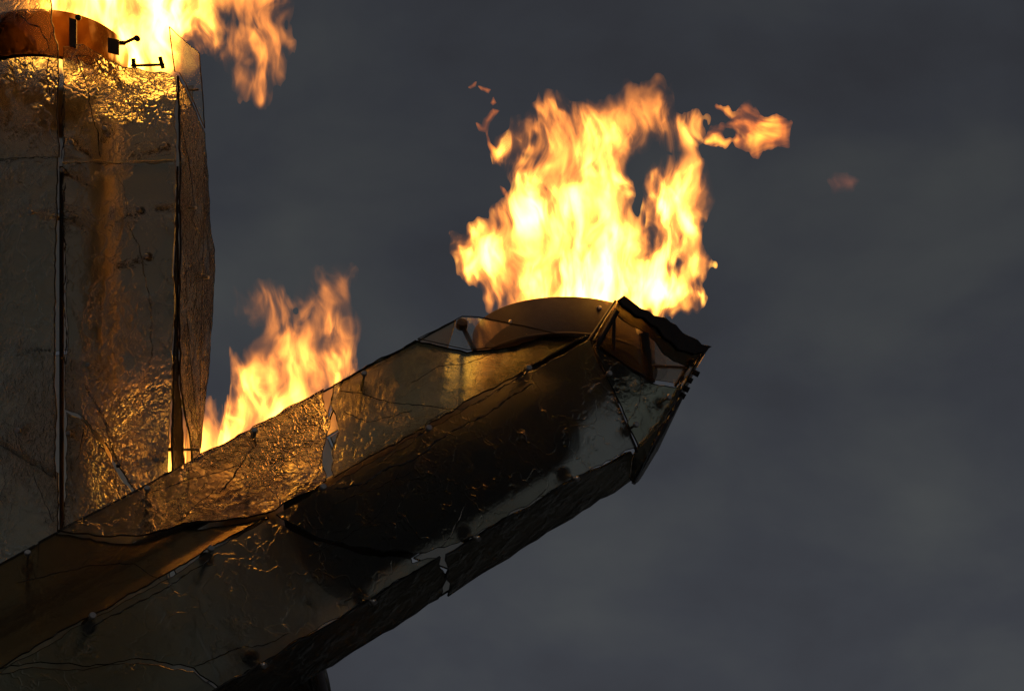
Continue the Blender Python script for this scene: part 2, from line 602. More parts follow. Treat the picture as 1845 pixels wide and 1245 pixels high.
# --- hidden sides and the run down to the ground
def line_sheets(fac, p, q, l0, l1, step, mat, gap=0.012, amp=0.012):
    pu = ((p - fac.P).dot(fac.ax), (p - fac.P).dot(fac.ay))
    qu = ((q - fac.P).dot(fac.ax), (q - fac.P).dot(fac.ay))
    x = l0
    k = 0
    while x < l1 - 0.05:
        x2 = min(l1, x + step * random.uniform(0.75, 1.2))
        sgn = 1 if qu[1] > pu[1] else -1
        poly = [(pu[0] + x + gap, pu[1] + sgn * gap), (pu[0] + x2 - gap, pu[1] + sgn * gap),
                (qu[0] + x2 - gap + random.uniform(-.08, .02), qu[1] - sgn * gap), (qu[0] + x + gap, qu[1] - sgn * gap)]
        sheet('glass_panel', fac, poly, mat, ARM if fac.ax.dot(A_DIR) > 0.99 else COLUMN, amp=amp, step=0.12, isuv=True, lift=0.006 * (k % 2))
        x = x2
        k += 1


lamL = (on_plane(-70, 1044, F_AB.P, F_AB.N) - VA).dot(A_DIR)
foot = (arm_foot - C0).dot(A_DIR)
for fac, p, q in ((F_AB, VA, VB), (F_BC, VB, VC), (F_CD, VC, VD)):
    dl = (p - C0).dot(A_DIR)
    line_sheets(fac, p, q, foot + 1.2 - dl, lamL - 0.35, 2.6, G_ARM_LOW)
for fac, p, q in ((F_DE, VD, VE), (F_EF, VE, VF), (F_FA, VF, VA)):
    line_sheets(fac, p, q, foot + 1.2, 1.75 if fac is not F_FA else 1.2, 1.5, G_BACK)

# --- the faceted tip
pG = on_plane(1066, 610, F_BC.P, F_BC.N)
pH = on_plane(1149, 812, F_BC.P, F_BC.N)
dH = (pH - CAM).dot(FWD)
pJ = W(1280, 626, dH + 0.75)
F_NOSE = facet(pG, pH, (pJ - pG).normalized(), CEN)
F_NOSE = Facet(pG, (pH - pG).cross(pJ - pG).normalized() * (1 if (pH - pG).cross(pJ - pG).dot(pG - CEN) > 0 else -1), (pJ - pG).normalized())
if F_NOSE.N.dot(CAM - pG) < 0:
    F_NOSE = Facet(pG, -F_NOSE.N, pJ - pG)
sheet('tip_panel', F_NOSE, [(1070, 622), (1098, 642), (1140, 668), (1178, 690), (1226, 697), (1214, 728), (1188, 768), (1152, 806)],
      G_ARM_UP, ARM, amp=0.008, label='grey crinkled glass piece closing the arm tip')
sheet('tip_panel', F_NOSE, [(1068, 613), (1090, 575), (1113, 540), (1121, 536), (1160, 563), (1200, 580), (1230, 606), (1277, 629), (1252, 668), (1228, 692), (1180, 685), (1140, 663)],
      G_TIP, ARM, amp=0.003, thick=0.010, rim=0.002, edge=EDGE_THIN, label='thin clear glass piece of the arm tip')
stain = [(1112, 545), (1142, 552), (1165, 566), (1196, 578), (1228, 606), (1255, 618), (1276, 629), (1262, 648), (1240, 662), (1214, 652), (1196, 640), (1180, 616), (1160, 600), (1140, 590), (1118, 575), (1104, 562)]
sheet('stained_band', F_NOSE, stain, G_DARK, ARM, amp=0.006, step=0.03, lift=0.008, thick=0.012, label='smoke-stained band of glass under the black edge')
rimpts = [(1113, 541), (1122, 534), (1142, 549), (1152, 557), (1165, 561), (1176, 570), (1196, 573), (1206, 582), (1216, 587), (1228, 601), (1242, 608), (1255, 614), (1262, 622), (1280, 626),
          (1266, 636), (1248, 640), (1232, 634), (1220, 632), (1206, 617), (1195, 611), (1182, 592), (1170, 586), (1157, 574), (1144, 571), (1132, 560), (1120, 553)]
sheet('sooty_rim', F_NOSE, rimpts, SOOT, ARM, amp=0.003, step=0.03, lift=0.022, thick=0.040, label='scalloped soot-blackened glass edge below the flame', edge=SOOT)
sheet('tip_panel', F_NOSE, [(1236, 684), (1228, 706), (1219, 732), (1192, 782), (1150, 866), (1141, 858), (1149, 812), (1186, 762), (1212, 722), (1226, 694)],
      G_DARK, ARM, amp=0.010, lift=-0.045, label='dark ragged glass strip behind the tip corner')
# end cap seen almost edge-on
pJ3 = on_plane(1281, 628, F_NOSE.P, F_NOSE.N)
pK = W(1147, 866, dH + 0.05)
capn = (pJ3 - pK).cross(ray(1215, 740).normalized() + RIGHT * 0.035).normalized()
if capn.dot(RIGHT) < 0:
    capn = -capn
F_CAP = Facet(pK, capn, (pJ3 - pK).normalized())
lk = (pJ3 - pK).length
hs = 1 if F_CAP.ay.dot(FWD) > 0 else -1
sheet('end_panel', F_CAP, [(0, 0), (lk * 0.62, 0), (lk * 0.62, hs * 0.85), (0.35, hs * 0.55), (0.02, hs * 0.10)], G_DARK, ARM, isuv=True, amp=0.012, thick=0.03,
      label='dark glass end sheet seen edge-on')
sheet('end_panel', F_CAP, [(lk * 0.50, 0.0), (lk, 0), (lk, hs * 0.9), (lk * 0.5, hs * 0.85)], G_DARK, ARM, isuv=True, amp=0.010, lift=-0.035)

for a_, b_ in (((1069, 615), (1152, 812)), ((1064, 612), (1113, 540))):
    p0, p1 = on_plane(*a_, F_NOSE.P, F_NOSE.N), on_plane(*b_, F_NOSE.P, F_NOSE.N)
    link('corner_bar', tube_mesh('corner_bar', p0 - F_NOSE.N * 0.03, p1 - F_NOSE.N * 0.03, 0.012, seg=8, org=ARM.location), STEEL_DARK, ARM)

# --- cracks and raised veins
for fac, pts, w in (
        (F_AB, [(612, 704), (660, 712), (700, 725), (760, 730), (830, 738), (860, 725), (950, 672)], 0.006),
        (F_AB, [(452, 780), (462, 800), (440, 830), (420, 862), (395, 890)], 0.008),
        (F_AB, [(265, 890), (330, 868), (400, 850), (440, 835)], 0.006),
        (F_AB, [(390, 880), (365, 900), (330, 935)], 0.004),
        (F_AB, [(740, 690), (790, 660), (840, 655), (880, 640)], 0.004),
        (F_AB, [(620, 742), (660, 760), (700, 752), (742, 740)], 0.004),
        (F_AB, [(30, 1050), (110, 1030), (180, 1018), (240, 1015), (290, 1045)], 0.005),
        (F_AB, [(680, 835), (740, 800), (770, 760), (800, 742)], 0.005),
        (F_BC, [(600, 882), (660, 870), (700, 842), (740, 830), (775, 805), (830, 770), (880, 745), (940, 705), (965, 690)], 0.008),
        (F_BC, [(600, 910), (650, 890), (700, 868), (740, 850)], 0.004),
        (F_BC, [(560, 1000), (620, 970), (680, 930), (720, 850)], 0.003),
        (F_BC, [(165, 1130), (230, 1095), (290, 1065), (350, 1025), (380, 1005)], 0.006),
        (F_BC, [(795, 985), (815, 960), (830, 930), (840, 905)], 0.005),
        (F_BC, [(930, 935), (955, 915), (985, 880)], 0.005),
        (F_BC, [(350, 1200), (420, 1170), (480, 1160), (520, 1140)], 0.005),
        (F_NOSE, [(1128, 765), (1150, 730), (1160, 690)], 0.004)):
    ridge('crack', fac, pts, EDGE, ARM, w=w)

# --- the inner tube, its flange and the burner bowl
def axis_at(u, v, t):
    n_ = ray(u, v)
    # point whose offset in E2 from C0 is t, on the view ray
    k = (C0 + E2 * t - CAM).dot(E2) / n_.dot(E2)
    return CAM + n_ * k


T_REF = axis_at(846, 828, 0.12)
t0 = T_REF + A_DIR * (-1.35)
t1 = T_REF + A_DIR * 0.75
tb = link('steel_tube', tube_mesh('steel_tube', t0, t1, 0.39, seg=48, org=ARM.location, caps=True), STEEL_DARK, ARM, 'wide dark steel tube behind the glass')
auto_smooth(tb)
lo = link('lower_tube', tube_mesh('lower_tube', t0 - E1 * 0.58 + E2 * 0.10, arm_foot + (T_REF - C0) - E1 * 0.58 + E2 * 0.10, 0.065, seg=24, org=ARM.location), STEEL_DARK, ARM)
auto_smooth(lo)
fl = link('flange', lathe_mesh('flange', t0, A_DIR, [(0, -0.03), (0.45, -0.03), (0.45, 0.02), (0, 0.02)], seg=40, org=ARM.location, closed=False), STEEL_DARK, ARM)
auto_smooth(fl)


def bowl(parent, c, r, h, mat, floor=True, label='heat-browned steel ring from which the flame rises'):
    t = 0.014
    prof = [(r, 0), (r + 0.006, -0.01), (r + 0.006, -h), (r - 0.03, -h - 0.02), (r * 0.55, -h - 0.16), (0.0005, -h - 0.20),
            (0.0005, -h - 0.17), (r * 0.52, -h - 0.13), (r - 0.045, -h), (r - t, -h + 0.02), (r - t, 0)]
    if not floor:
        prof = [(r, 0), (r + 0.006, -0.01), (r + 0.006, -h), (r - 0.012, -h), (r - t, -h + 0.02), (r - t, 0)]
    o = link('burner_bowl', lathe_mesh('burner_bowl', c, Vector((0, 0, 1)), prof, seg=72, org=parent.location), mat, parent, label)
    auto_smooth(o, 40)
    bnd = link('rim_band', lathe_mesh('rim_band', c, Vector((0, 0, 1)), [(r + 0.007, -h + 0.005), (r + 0.022, -h + 0.005), (r + 0.022, -h - 0.012), (r + 0.007, -h - 0.012)], seg=72, org=parent.location), mat, o)
    return o


BOWL3 = W(1015, 606, 18.85)
bowl(ARM, BOWL3, 0.705, 0.31, STEEL_BOWL)
# neck from the bowl to the tube
nk = link('neck', tube_mesh('neck', t1 - A_DIR * 0.25, BOWL3 + Vector((0, 0, -0.42)), 0.36, 0.28, seg=36, org=ARM.location), STEEL_DARK, ARM)
auto_smooth(nk)

# --- bolts
for (u, v) in [(50, 1003), (265, 887), (458, 783), (655, 680)]:
    p = on_plane(u, v, F_AB.P, F_AB.N)
    bolt(F_AB.N, p, p - F_AB.N * 0.34, ARM, cap=0.022)
for (u, v) in [(165, 1112), (378, 991), (580, 880), (770, 774), (950, 666)]:
    p = on_plane(u, v + 2, F_BC.P, F_BC.N)
    bolt((F_BC.N + F_AB.N * 0.9), p, p - (F_BC.N * 0.6 + F_AB.N * 0.6).normalized() * 0.42, ARM, cap=0.024, disc=0.05)
for (u, v) in [(470, 1200), (668, 1086), (855, 972), (1034, 865)]:
    p = on_plane(u, v - 4, F_BC.P, F_BC.N)
    o = bolt((F_BC.N + F_CD.N * 0.9), p, p - (F_BC.N * 0.6 + F_CD.N * 0.6).normalized() * 0.42, ARM, cap=0.020, disc=0.06)
for (u, v) in [(1200, 719), (1093, 676), (1141, 768)]:
    p = on_plane(u, v, F_NOSE.P, F_NOSE.N)
    bolt(F_NOSE.N, p, None, ARM, cap=0.022)
for (u, v) in [(923, 582), (912, 594), (1027, 603), (1015, 615), (1078, 557)]:
    d = (u - 1015) / F * 18.0
    r_ = 0.73
    th = math.asin(max(-0.95, min(0.95, d / r_)))
    nrm = Vector((math.sin(th), -math.cos(th), 0))
    p = BOWL3 + nrm * 0.73
    n_ = ray(u, v)
    k = ((p - CAM).dot(FWD))
    p = CAM + n_ * k
    s_ = link('rivet', lathe_mesh('rivet', p - nrm * 0.0, nrm, [(0, 0.035), (0.016, 0.032), (0.021, 0.022), (0.021, -0.03), (0, -0.03)], seg=14, org=ARM.location, closed=False), BOLT, ARM)
    auto_smooth(s_, 50)

# --- brackets near the bowl: rods holding the clear pieces
def rod(name, a_, b_, r_, parent, mat=STEEL_DARK, seg=8):
    return link(name, tube_mesh(name, a_, b_, r_, seg=seg, org=parent.location), mat, parent)


pt = on_plane(833, 580, F_AB.P, F_AB.N) - F_AB.N * 0.03
rod('bracket', pt, W(855, 632, (pt - CAM).dot(FWD) + 0.25), 0.019, ARM)
b_ = link('bracket_knuckle', lathe_mesh('bracket_knuckle', pt, F_AB.N, [(0, 0.035), (0.04, 0.03), (0.045, -0.02), (0, -0.03)], seg=14, org=ARM.location, closed=False), STEEL_DARK, ARM)
auto_smooth(b_)
dj = (pJ3 - CAM).dot(FWD)
rod('bracket', W(1172, 659, dj - 0.30), W(1240, 663, dj - 0.12), 0.013, ARM)
rod('bracket', W(1246, 650, dj - 0.12), W(1216, 696, dj - 0.16), 0.013, ARM)
rod('bracket', W(1232, 662, dj - 0.12), W(1228, 690, dj - 0.12), 0.014, ARM)
rod('bracket', W(1106, 575, dH + 0.25), W(1106, 630, dH + 0.25), 0.014, ARM)
rod('bracket', W(1112, 560, dH + 0.28), W(1066, 640, dH + 0.2), 0.022, ARM)
rod('bracket', W(1160, 600, dH + 0.45), W(1172, 690, dH + 0.42), 0.036, ARM)
for (u, v) in [(1240, 655), (1250, 672), (1238, 684), (1232, 700), (1225, 712)]:
    p = W(u + 3, v, dj - 0.12)
    k_ = link('nut', lathe_mesh('nut', p, capn, [(0, 0.03), (0.022, 0.03), (0.022, -0.03), (0, -0.03)], seg=6, org=ARM.location, closed=False), STEEL_DARK, ARM)

# =================================================================== the upright column
COLUMN = thing('glass_clad_column', 'tall upright column of crinkled amber-lit glass sheets beside the burning lower flame', 'cauldron column', col_foot)
FC = [facet(cv_[i], cv_[(i + 1) % 6], C_DIR, CC) for i in range(6)]
CL, CF, CR, CB1, CB2, CB3 = FC

sheet('glass_panel', CF, [(114, 84), (150, 80), (192, 108), (235, 122), (300, 131), (316, 140), (317, 293), (114, 296)], G_COL, COLUMN,
      label='crinkled glass sheet under the top burner')
sheet('glass_panel', CF, [(113, 293), (317, 289), (313, 600), (302, 862), (245, 888), (212, 838), (184, 788), (150, 752), (118, 738), (120, 560)], G_COL, COLUMN, lift=0.026,
      label='long glass sheet glowing amber towards its foot')
sheet('glass_panel', CF, [(119, 742), (150, 757), (180, 796), (204, 840), (236, 884), (240, 905), (240, 1300), (110, 1300), (112, 950), (120, 860)], G_COL, COLUMN, lift=0.0)
sheet('glass_panel', CF, [(246, 910), (306, 880), (306, 1300), (246, 1300)], G_COL, COLUMN)
sheet('glass_panel', CL, [(-36, -60), (88, -60), (92, 40), (104, 90), (106, 284), (-36, 290)], G_COL, COLUMN, label='smooth dark glass sheet at the top corner')
sheet('glass_panel', CL, [(-36, 288), (107, 283), (102, 620), (104, 862), (60, 838), (20, 812), (-36, 792)], G_COL, COLUMN, lift=0.026)
sheet('glass_panel', CL, [(-36, 780), (20, 802), (60, 828), (104, 852), (104, 1300), (-36, 1300)], G_COL, COLUMN)
sheet('glass_panel', CR, [(322, 137), (334, 158), (348, 188), (370, 240), (376, 330), (381, 420), (388, 450), (385, 540), (379, 640), (371, 720), (364, 800), (360, 845),
                          (348, 850), (344, 790), (334, 740), (326, 690), (324, 560), (326, 300)], G_COL2, COLUMN, amp=0.012, label='narrow side sheet with a ragged outer edge')
sheet('glass_panel', CR, [(319, 300), (320, 560), (320, 690), (327, 745), (331, 862), (308, 872), (312, 640), (316, 400)], G_COL2, COLUMN, amp=0.01, lift=0.012)
sheet('glass_panel', CR, [(306, 48), (318, 60), (340, 80), (360, 97), (365, 150), (370, 232), (350, 184), (336, 152), (324, 132), (316, 130)], G_CLEAR, COLUMN, amp=0.004, thick=0.010, rim=0.002, edge=EDGE_THIN,
      label='pointed clear glass piece at the column top')
# rear sheets
def col_rear(fac, p, q, top, mat):
    pu = ((p - fac.P).dot(fac.ax), (p - fac.P).dot(fac.ay))
    qu = ((q - fac.P).dot(fac.ax), (q - fac.P).dot(fac.ay))
    sgn = 1 if qu[1] > pu[1] else -1
    x = -2.2
    while x < top - 0.1:
        x2 = min(top, x + random.uniform(1.1, 1.7))
        sheet('glass_panel', fac, [(pu[0] + x + .01, pu[1] + sgn * .01), (pu[0] + x2 - .01, pu[1] + sgn * .01), (qu[0] + x2 - .01, qu[1] - sgn * .01), (qu[0] + x + .01, qu[1] - sgn * .01)],
              mat, COLUMN, isuv=True, amp=0.012, step=0.1)
        x = x2


col_rear(CB1, cv_[3], cv_[4], 0.95, G_BACK)
col_rear(CB2, cv_[4], cv_[5], 1.55, G_BACK)
col_rear(CB3, cv_[5], cv_[0], 1.55, G_BACK)
# pane edge in front of the fire at the very top
sheet('glass_panel', CB2, [(215, -40), (232, 24), (262, 40), (298, 58), (304, 128), (318, 136), (318, 180), (60, 180), (60, -60)], G_CLEAR, COLUMN, amp=0.003, lift=0.03, thick=0.010, rim=0.002, edge=EDGE_THIN,
      label='clear rear pane with the fire behind it')
# lower run to the ground
for i, fac in enumerate(FC):
    p, q = cv_[i], cv_[(i + 1) % 6]
    pu = ((p - fac.P).dot(fac.ax), (p - fac.P).dot(fac.ay))
    qu = ((q - fac.P).dot(fac.ax), (q - fac.P).dot(fac.ay))
    sgn = 1 if qu[1] > pu[1] else -1
    top = -3.45 if i < 3 else -2.22
    ft = -(CC - col_foot).length + 1.0
    x = top
    while x > ft + 0.1:
        x2 = max(ft, x - 2.4)
        sheet('glass_panel', fac, [(pu[0] + x - .01, pu[1] + sgn * .01), (pu[0] + x2 + .01, pu[1] + sgn * .01), (qu[0] + x2 + .01, qu[1] - sgn * .01), (qu[0] + x - .01, qu[1] - sgn * .01)],
              G_BACK, COLUMN, isuv=True, amp=0.012, step=0.14)
        x = x2

ct = W(180, 500, 18.62)
tube = link('steel_tube', tube_mesh('steel_tube', ct + C_DIR * 1.35, ct - C_DIR * 10.2, 0.12, seg=40, org=COLUMN.location), STEEL_TUBE, COLUMN, 'pale steel tube seen through the glass')
auto_smooth(tube)
post = link('corner_post', tube_mesh('corner_post', W(111, 300, 18.18), W(111, 1250, 18.18), 0.018, seg=8, org=COLUMN.location), STEEL_DARK, COLUMN)
BOWL1 = W(92, 92, 18.98)
bowl(COLUMN, BOWL1, 0.60, 0.42, G_AMBER, floor=False, label='amber see-through collar round the fire')
for (u, v) in [(130, 257), (190, 232), (297, 262), (250, 378), (62, 384), (124, 388), (113, 308), (265, 462), (160, 658), (285, 828), (125, 780)]:
    fac = CF if u > 108 else CL
    p = on_plane(u, v, fac.P, fac.N)
    tgt = ct + C_DIR * ((p - ct).dot(C_DIR) - 0.08)
    bolt(fac.N, p, tgt.lerp(p, 0.35), COLUMN, cap=0.018, disc=0.03)
p = on_plane(38, 776, CL.P, CL.N)
bolt(CL.N, p, None, COLUMN, cap=0.026)
for (u, v) in [(343, 375), (366, 500), (350, 810)]:
    p = on_plane(u, v, CR.P, CR.N)
    bolt(CR.N, p, p - CR.N * 0.3, COLUMN, cap=0.014, disc=0.03)
# brackets standing out against the fire
d1 = 18.30
rod('bracket', W(195, 78, d1), W(226, 78, d1), 0.018, COLUMN)
rod('bracket', W(222, 79, d1), W(246, 68, d1 - .1), 0.013, COLUMN)
k_ = link('bracket_knuckle', lathe_mesh('bracket_knuckle', W(247, 70, d1 - .1), FWD, [(0, 0.03), (0.022, 0.03), (0.022, -0.03), (0, -0.03)], seg=12, org=COLUMN.location, closed=False), STEEL_DARK, COLUMN)
rod('bracket', W(236, 119, d1), W(296, 117, d1), 0.011, COLUMN)
rod('bracket', W(288, 103, d1), W(294, 124, d1), 0.016, COLUMN)
rod('bracket', W(240, 106, d1), W(242, 122, d1), 0.018, COLUMN)
rod('bracket', W(340, 163, d1 + .1), W(358, 162, d1 + .1), 0.009, COLUMN)
for (u, w_, v0, v1) in [(131, 13, 32, 88), (204, 20, 68, 100)]:
    a0 = W(u - w_ / 2, v0, 18.12)
    org = COLUMN.location
    q = [W(u - w_ / 2, v0, 18.14), W(u + w_ / 2, v0 + 4, 18.14), W(u + w_ / 2, v1, 18.14), W(u - w_ / 2, v1 - 5, 18.14)]
    q2 = [x + FWD * 0.03 for x in q]
    link('bracket_plate', mesh_from('bracket_plate', q + q2, [(0, 1, 2, 3), (7, 6, 5, 4), (0, 4, 5, 1), (1, 5, 6, 2), (2, 6, 7, 3), (3, 7, 4, 0)], org), STEEL_RUST, COLUMN)
k_ = link('bolt_head', lathe_mesh('bolt_head', W(141, 32, 18.0), FWD, [(0, -0.02), (0.022, -0.015), (0.022, 0.02), (0, 0.02)], seg=12, org=COLUMN.location, closed=False), STEEL_DARK, COLUMN)

for fac, pts, w in (
        (CF, [(136, 96), (148, 130), (160, 168), (165, 200), (176, 235), (182, 285)], 0.005),
        (CF, [(118, 160), (110, 200), (116, 250), (110, 288)], 0.006),
        (CF, [(230, 400), (250, 440), (262, 500), (272, 560), (274, 640), (262, 690)], 0.005),
        (CF, [(118, 330), (112, 400), (118, 470), (114, 540), (120, 600), (117, 660)], 0.006),
        (CF, [(150, 690), (168, 720), (185, 745), (200, 800), (222, 850), (238, 880)], 0.008),
        (CF, [(186, 742), (220, 725), (260, 706), (292, 700)], 0.005),
        (CF, [(150, 770), (145, 810), (135, 830)], 0.004),
        (CF, [(205, 310), (225, 345), (232, 390)], 0.003),
        (CL, [(35, 26), (55, 45), (72, 50), (86, 75), (90, 95)], 0.008),
        (CL, [(90, 100), (84, 130), (90, 180)], 0.005),
        (CL, [(28, 640), (60, 632), (98, 628)], 0.006),
        (CL, [(60, 850), (78, 900), (96, 940)], 0.005),
        (CR, [(326, 220), (340, 290), (352, 380), (345, 395), (366, 432)], 0.006),
        (CR, [(336, 560), (342, 640), (350, 720), (358, 800)], 0.005),
        (CR, [(322, 700), (332, 750), (344, 800), (348, 835)], 0.007)):
    ridge('crack', fac, pts, EDGE, COLUMN, w=w)

# =================================================================== the arm behind, which feeds the lower flame
B2 = W(455, 921, 18.50)
b_dir = (W(556, 1330, 19.2) - B2).normalized()
rear_foot = B2 + b_dir * (B2.z / -b_dir.z)
REAR = thing('rear_glass_arm', 'dark rear arm behind the long one, a glass corner showing below its underside', 'cauldron arm', rear_foot)
rt = link('steel_tube', tube_mesh('steel_tube', B2 + b_dir * 0.2, rear_foot, 0.24, seg=32, org=REAR.location), STEEL_DARK, REAR)
auto_smooth(rt)
bowl(REAR, B2, 0.35, 0.16, STEEL_BOWL)
ra, rb, _ = basis(b_dir)
front_n = -(FWD - b_dir * FWD.dot(b_dir)).normalized()
side = b_dir.cross(front_n).normalized()
if side.dot(RIGHT) < 0:
    side = -side
RC = [B2 + front_n * 0.28 - side * 0.33, B2 + front_n * 0.28 + side * 0.16, B2 - front_n * 0.12 + side * 0.42 * 0.62, B2 - front_n * 0.35, B2 - front_n * 0.12 - side * 0.45]
rcc = sum(RC, Vector()) / 5
for i in range(5):
    p, q = RC[i], RC[(i + 1) % 5]
    fac = facet(p, q, b_dir, rcc)
    pu = ((p - fac.P).dot(fac.ax), (p - fac.P).dot(fac.ay))
    qu = ((q - fac.P).dot(fac.ax), (q - fac.P).dot(fac.ay))
    sgn = 1 if qu[1] > pu[1] else -1
    x, xe = 0.45, (rear_foot - B2).length - 1.0
    while x < xe - 0.1:
        x2 = min(xe, x + 2.0)
        sheet('glass_panel', fac, [(pu[0] + x, pu[1] + sgn * .008), (pu[0] + x2 - .015, pu[1] + sgn * .008), (qu[0] + x2 - .015, qu[1] - sgn * .008), (qu[0] + x, qu[1] - sgn * .008)],
              G_COL2, REAR, isuv=True, amp=0.010, step=0.1)
        x = x2


# =================================================================== fire
def value_noise(shape, cells, rs):
    """Smooth random field on a grid, cells = number of lattice cells along each axis."""
    out = rs.uniform(-1, 1, size=tuple(c + 2 for c in cells))
    for ax, (n, c) in enumerate(zip(shape, cells)):
        t = np.linspace(0, c, n)
        i = np.minimum(t.astype(int), c)
        f = t - i
        f = f * f * (3 - 2 * f)
        sh = [1] * out.ndim
        sh[ax] = n
        f = f.reshape(sh)
        out = np.take(out, i, axis=ax) * (1 - f) + np.take(out, i + 1, axis=ax) * f
    return out


def poly_sdf(X, Y, poly):
    """Signed distance to a polygon, positive inside."""
    d = np.full(X.shape, 1e9)
    ins = np.zeros(X.shape, bool)
    n = len(poly)
    for i in range(n):
        x1, y1 = poly[i]
        x2, y2 = poly[(i + 1) % n]
        ex, ey = x2 - x1, y2 - y1
        wx, wy = X - x1, Y - y1
        t = np.clip((wx * ex + wy * ey) / (ex * ex + ey * ey + 1e-12), 0, 1)
        d = np.minimum(d, (wx - ex * t) ** 2 + (wy - ey * t) ** 2)
        c = ((y1 > Y) != (y2 > Y)) & (X < (x2 - x1) * (Y - y1) / (y2 - y1 + 1e-12) + x1)
        ins ^= c
    d = np.sqrt(d)
    return np.where(ins, d, -d)


def surface_nets(Fd):
    nx, ny, nz = Fd.shape
    S = Fd > 0
    c = np.zeros((nx - 1, ny - 1, nz - 1), np.int8)
    for dx in (0, 1):
        for dy in (0, 1):
            for dz in (0, 1):
                c += S[dx:nx - 1 + dx, dy:ny - 1 + dy, dz:nz - 1 + dz]
    act = (c > 0) & (c < 8)
    idx = -np.ones(act.shape, np.int64)
    ai, aj, ak = np.nonzero(act)
    idx[ai, aj, ak] = np.arange(len(ai))
    acc = np.zeros((len(ai), 3))
    cnt = np.zeros(len(ai))
    corners = [(a, b, d) for a in (0, 1) for b in (0, 1) for d in (0, 1)]
    for c0 in corners:
        for axx in range(3):
            if c0[axx] == 1:
                continue
            c1 = list(c0)
            c1[axx] = 1
            f0 = Fd[ai + c0[0], aj + c0[1], ak + c0[2]]
            f1 = Fd[ai + c1[0], aj + c1[1], ak + c1[2]]
            m = (f0 > 0) != (f1 > 0)
            t = np.where(m, f0 / (f0 - f1 + 1e-12), 0)
            pos = np.stack([np.full(len(ai), float(c0[0])), np.full(len(ai), float(c0[1])), np.full(len(ai), float(c0[2]))], 1)
            pos[:, axx] += t
            acc += pos * m[:, None]
            cnt += m
    V = acc / cnt[:, None] + np.stack([ai, aj, ak], 1)
    faces = []
    for axx in range(3):
        o1, o2 = (axx + 1) % 3, (axx + 2) % 3
        sl0 = [slice(None)] * 3
        sl1 = [slice(None)] * 3
        sl0[axx] = slice(0, -1)
        sl1[axx] = slice(1, None)
        s0, s1 = S[tuple(sl0)], S[tuple(sl1)]
        e = s0 != s1
        I = np.array(np.nonzero(e))
        ok = (I[o1] > 0) & (I[o2] > 0) & (I[o1] < Fd.shape[o1] - 1) & (I[o2] < Fd.shape[o2] - 1)
        I = I[:, ok]
        flip = s0[tuple(I)]
        q = []
        for a, b in ((1, 1), (0, 1), (0, 0), (1, 0)):
            J = I.copy()
            J[o1] -= a
            J[o2] -= b
            q.append(idx[tuple(J)])
        q = np.stack(q, 1)
        q[flip] = q[flip][:, ::-1]
        faces.append(q)
    return V, np.concatenate(faces)


